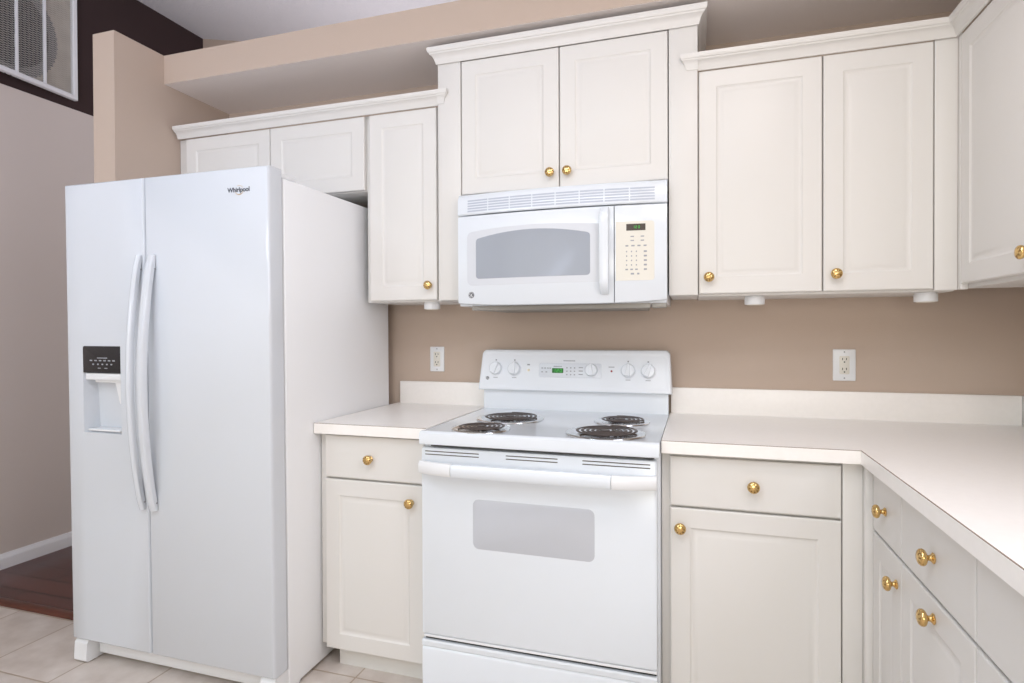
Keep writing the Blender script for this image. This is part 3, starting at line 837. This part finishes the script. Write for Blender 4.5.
for i, x in enumerate((-.795, -.772, -.750, -.728, -.706, -.684)): plate(bm, FP, rrect(x-.006, x+.006, 1.140, 1.1445, .001, 2), .0008, .0016)
for i, x in enumerate((-.784, -.761, -.739, -.717, -.695)): plate(bm, FP, rrect(x-.004, x+.004, 1.126, 1.131, .001, 2), .0008, .0016)
for x in (-.755, -.722): plate(bm, FP, rrect(x-.007, x+.007, 1.113, 1.116, .001, 2), .0008, .0016)
plate(bm, FP, rrect(-.765, -.715, 1.1505, 1.1535, .001, 2), .0008, .0016)
obj('panel_print', bm, M['print'], pn, 0, True)
bm = bmesh.new()
lb(bm, -.8300, -.6590, .003, .046, 1.0700, 1.0955, .003)
lb(bm, -.7950, -.6640, .012, .046, 1.0600, 1.0720, .004)
obj('dispenser_spout', bm, M['plastic'], dF, 35, True)
bm = bmesh.new()
rings(bm, [[Vector((x, y, z)) for x, y in ((-.702+e, .012+s), (-.660-e, .012+s), (-.660-e, .018+s), (-.702+e, .018+s))] for z, e, s in ((1.062, .002, .004), (1.040, .004, .008), (.985, .008, .016), (.980, .011, .017))])
obj('dispenser_paddle', bm, M['plastic'], dF, 35, True)
bm = bmesh.new(); lb(bm, -.8240, -.6660, .004, .054, .8800, .8880, .003)
obj('drip_tray', bm, M['plastic'], dF, 35, True)
def fhandle(xc, w, lean, parent):
    bm = bmesh.new(); L = []; n = 22
    for i in range(n+1):
        s = i/n; z = .612+s*.908
        bow = .014+.046*math.sin(math.pi*s)**.75
        x = xc+lean*s
        ww = w*(.92+.08*math.sin(math.pi*s))
        th = .020
        if i in (0, n): yb = -.0005
        else: yb = -(bow-th) if bow > th+.004 else -.002
        L.append([Vector((x-ww/2, yb, z)), Vector((x-ww/2, -(bow-.006), z)), Vector((x-ww/2+.005, -bow, z)), Vector((x, -(bow+.0015), z)), Vector((x+ww/2-.005, -bow, z)), Vector((x+ww/2, -(bow-.006), z)), Vector((x+ww/2, yb, z))])
    rings(bm, L)
    h = obj('handle', bm, M['appfr'], parent, 40, True)
    for z in (.640, 1.470): obj('set_screw', lathe(bmesh.new(), (xc+lean*(z-.612)/.908+w/2, -.006, z), (1, 0, 0), [(.0001, -.001), (.003, -.001), (.003, .0008), (.0001, .0010)], 10), M['grey'], h, 0, True)
fhandle(-.5530, .021, .001, dF)
fhandle(-.5010, .030, .009, dR)
# lettering and the swoosh round it
LF = frame_fn((-.1640, -.0004, 1.7150), (1, 0, 0), UP, (0, -1, 0))
# shallow box section: text on the door front
lg = text_obj('door_logo', 'Whirlpool', LF, .024, M['logo'], dR, .0003, .0006, .0900, True)
bm = bmesh.new()
ring = [(.048+.017*math.cos(math.radians(t)), .006+.015*math.sin(math.radians(t))) for t in range(200, 345, 6)]
tube(bm, [LF(x, y, .0004) for x, y in ring], [.0004+.0011*math.sin(math.pi*i/(len(ring)-1)) for i in range(len(ring))], 6)
ring = [(.048+.017*math.cos(math.radians(t)), .006+.015*math.sin(math.radians(t))) for t in range(30, 120, 6)]
tube(bm, [LF(x, y, .0003) for x, y in ring], .0007, 6)
obj('logo_swoosh', bm, M['gold'], lg, 40, True)
# base: recessed grille, foot cover, hinges
bm = bmesh.new(); lb(bm, -.845, -.035, .048, .077, .018, .092, .003)
gr = obj('base_grille', bm, M['plastic'], FR, 35, True)
bm = bmesh.new()
for i in range(3): lb(bm, -.800, -.060, .0475, .052, .060+i*.009, .063+i*.009)
obj('slotted_grating', bm, M['print'], gr, 0, True)
def foot(xa, xb):
    bm = bmesh.new()
    pts = [(.140, .001), (.006, .001), (.000, .008), (.004, .070), (.014, .082), (.140, .082)]
    rings(bm, [[Vector((x, y, z)) for y, z in pts] for x in (xa, xb)])
    return obj('foot_cover', bm, M['plastic'], FR, 30, True)
foot(-.912, -.850)
foot(-.060, -.004)
for x in (-.070, -Wd+.006): obj('hinge_cover', lb(bmesh.new(), x, x+.064, .070, .150, 1.7705, 1.7860, .004), M['plastic'], FR, 35, True)
for x in (-.86, -.06):
    bm = lathe(bmesh.new(), (x, .70, -.004), UP, [(.0001, 0), (.018, 0), (.018, .014), (.0001, .014)], 12)
    obj('rear_roller', bm, M['dark'], FR, 40, True)

# ------------------------------------------------------------------ framed mesh panel on the left wall
ya = math.radians(5.0)
A0 = Vector((XL+.004, .0601, 2.611))
U_ = Vector((math.sin(ya), -math.cos(ya), 0)); N_ = Vector((math.cos(ya), math.sin(ya), 0))
PF = frame_fn(A0, U_, UP, N_)
pw, ph, fw = 1.05, .72, .026
P = thing('mesh_wall_panel', A0, 'white-framed wire mesh panel with a dark round fluted disc high on the brown wall', 'wall decor')
obj('backing', plate(bmesh.new(), PF, [(.004, .004), (pw-.004, .004), (pw-.004, ph-.004), (.004, ph-.004)], .001, .006), M['backing'], P, 0)
bm = bmesh.new()
rings_ = [(0, .002), (0, .026), (.003, .029), (fw-.004, .029), (fw, .026), (fw, .006)]
rings(bm, [[PF(i, i, n), PF(pw-i, i, n), PF(pw-i, ph-i, n), PF(i, ph-i, n)] for i, n in rings_], False, False)
obj('frame', bm, M['white_trim'], P, 25)
for u in (.188, .338, .488, .638, .788, .938):
    obj('bar', plate(bmesh.new(), PF, [(u-.006, fw), (u+.006, fw), (u+.006, ph-fw), (u-.006, ph-fw)], .012, .026, .002), M['white_trim'], P, 25)
# fluted disc
cu, cv = .375, .268
bm = bmesh.new(); L = []
nf = 60
def fl(r, n, amp=0):
    return [PF(cu+(r+amp*(1 if k % 2 else 0))*math.cos(2*math.pi*k/(2*nf)), cv+(r+amp*(1 if k % 2 else 0))*math.sin(2*math.pi*k/(2*nf)), n+.0) for k in range(2*nf)]
rings(bm, [fl(.262, .006, .010), fl(.262, .010, .010), fl(.215, .013), fl(.205, .010), fl(.165, .010), fl(.160, .013), fl(.120, .014), fl(.112, .009), fl(.06, .009), fl(.055, .014), fl(.002, .014)])
dk = obj('disc', bm, [M['disc'], M['disc2']], P, 20); dk['label'] = 'dark round disc with a fluted rim'
off = PF(cu, cv, 0)-P.location
for p in dk.data.polygons:
    if (p.center-off).length > .214: p.material_index = 1
# diamond wire mesh
bm = bmesh.new()
pitch_u, pitch_v = .022, .0060
def wire(bm, p, q, r=.0010):
    p, q = Vector(p), Vector(q); t = (q-p).normalized(); s = t.cross(N_).normalized()*r; o = N_*r
    rings(bm, [[p+s, p+o, p-s, p-o], [q+s, q+o, q-s, q-o]], False, False)
ulo, uhi, vlo, vhi = fw, pw-fw, fw, ph-fw
k = (pitch_v/pitch_u)
for sgn in (1, -1):
    v = vlo-(uhi-ulo)*k if sgn > 0 else vlo
    vend = vhi if sgn > 0 else vhi+(uhi-ulo)*k
    while v < vend:
        # line v(u) = v + sgn*k*(u-ulo), clipped to the frame
        us = []
        ua, ub = ulo, uhi
        if sgn > 0:
            ua = max(ua, ulo+(vlo-v)/k); ub = min(ub, ulo+(vhi-v)/k)
        else:
            ua = max(ua, ulo+(v-vhi)/k); ub = min(ub, ulo+(v-vlo)/k)
        if ub > ua: wire(bm, PF(ua, v+sgn*k*(ua-ulo), .017), PF(ub, v+sgn*k*(ub-ulo), .017))
        v += pitch_v*2
obj('wire_mesh', bm, M['mesh'], P, 0)
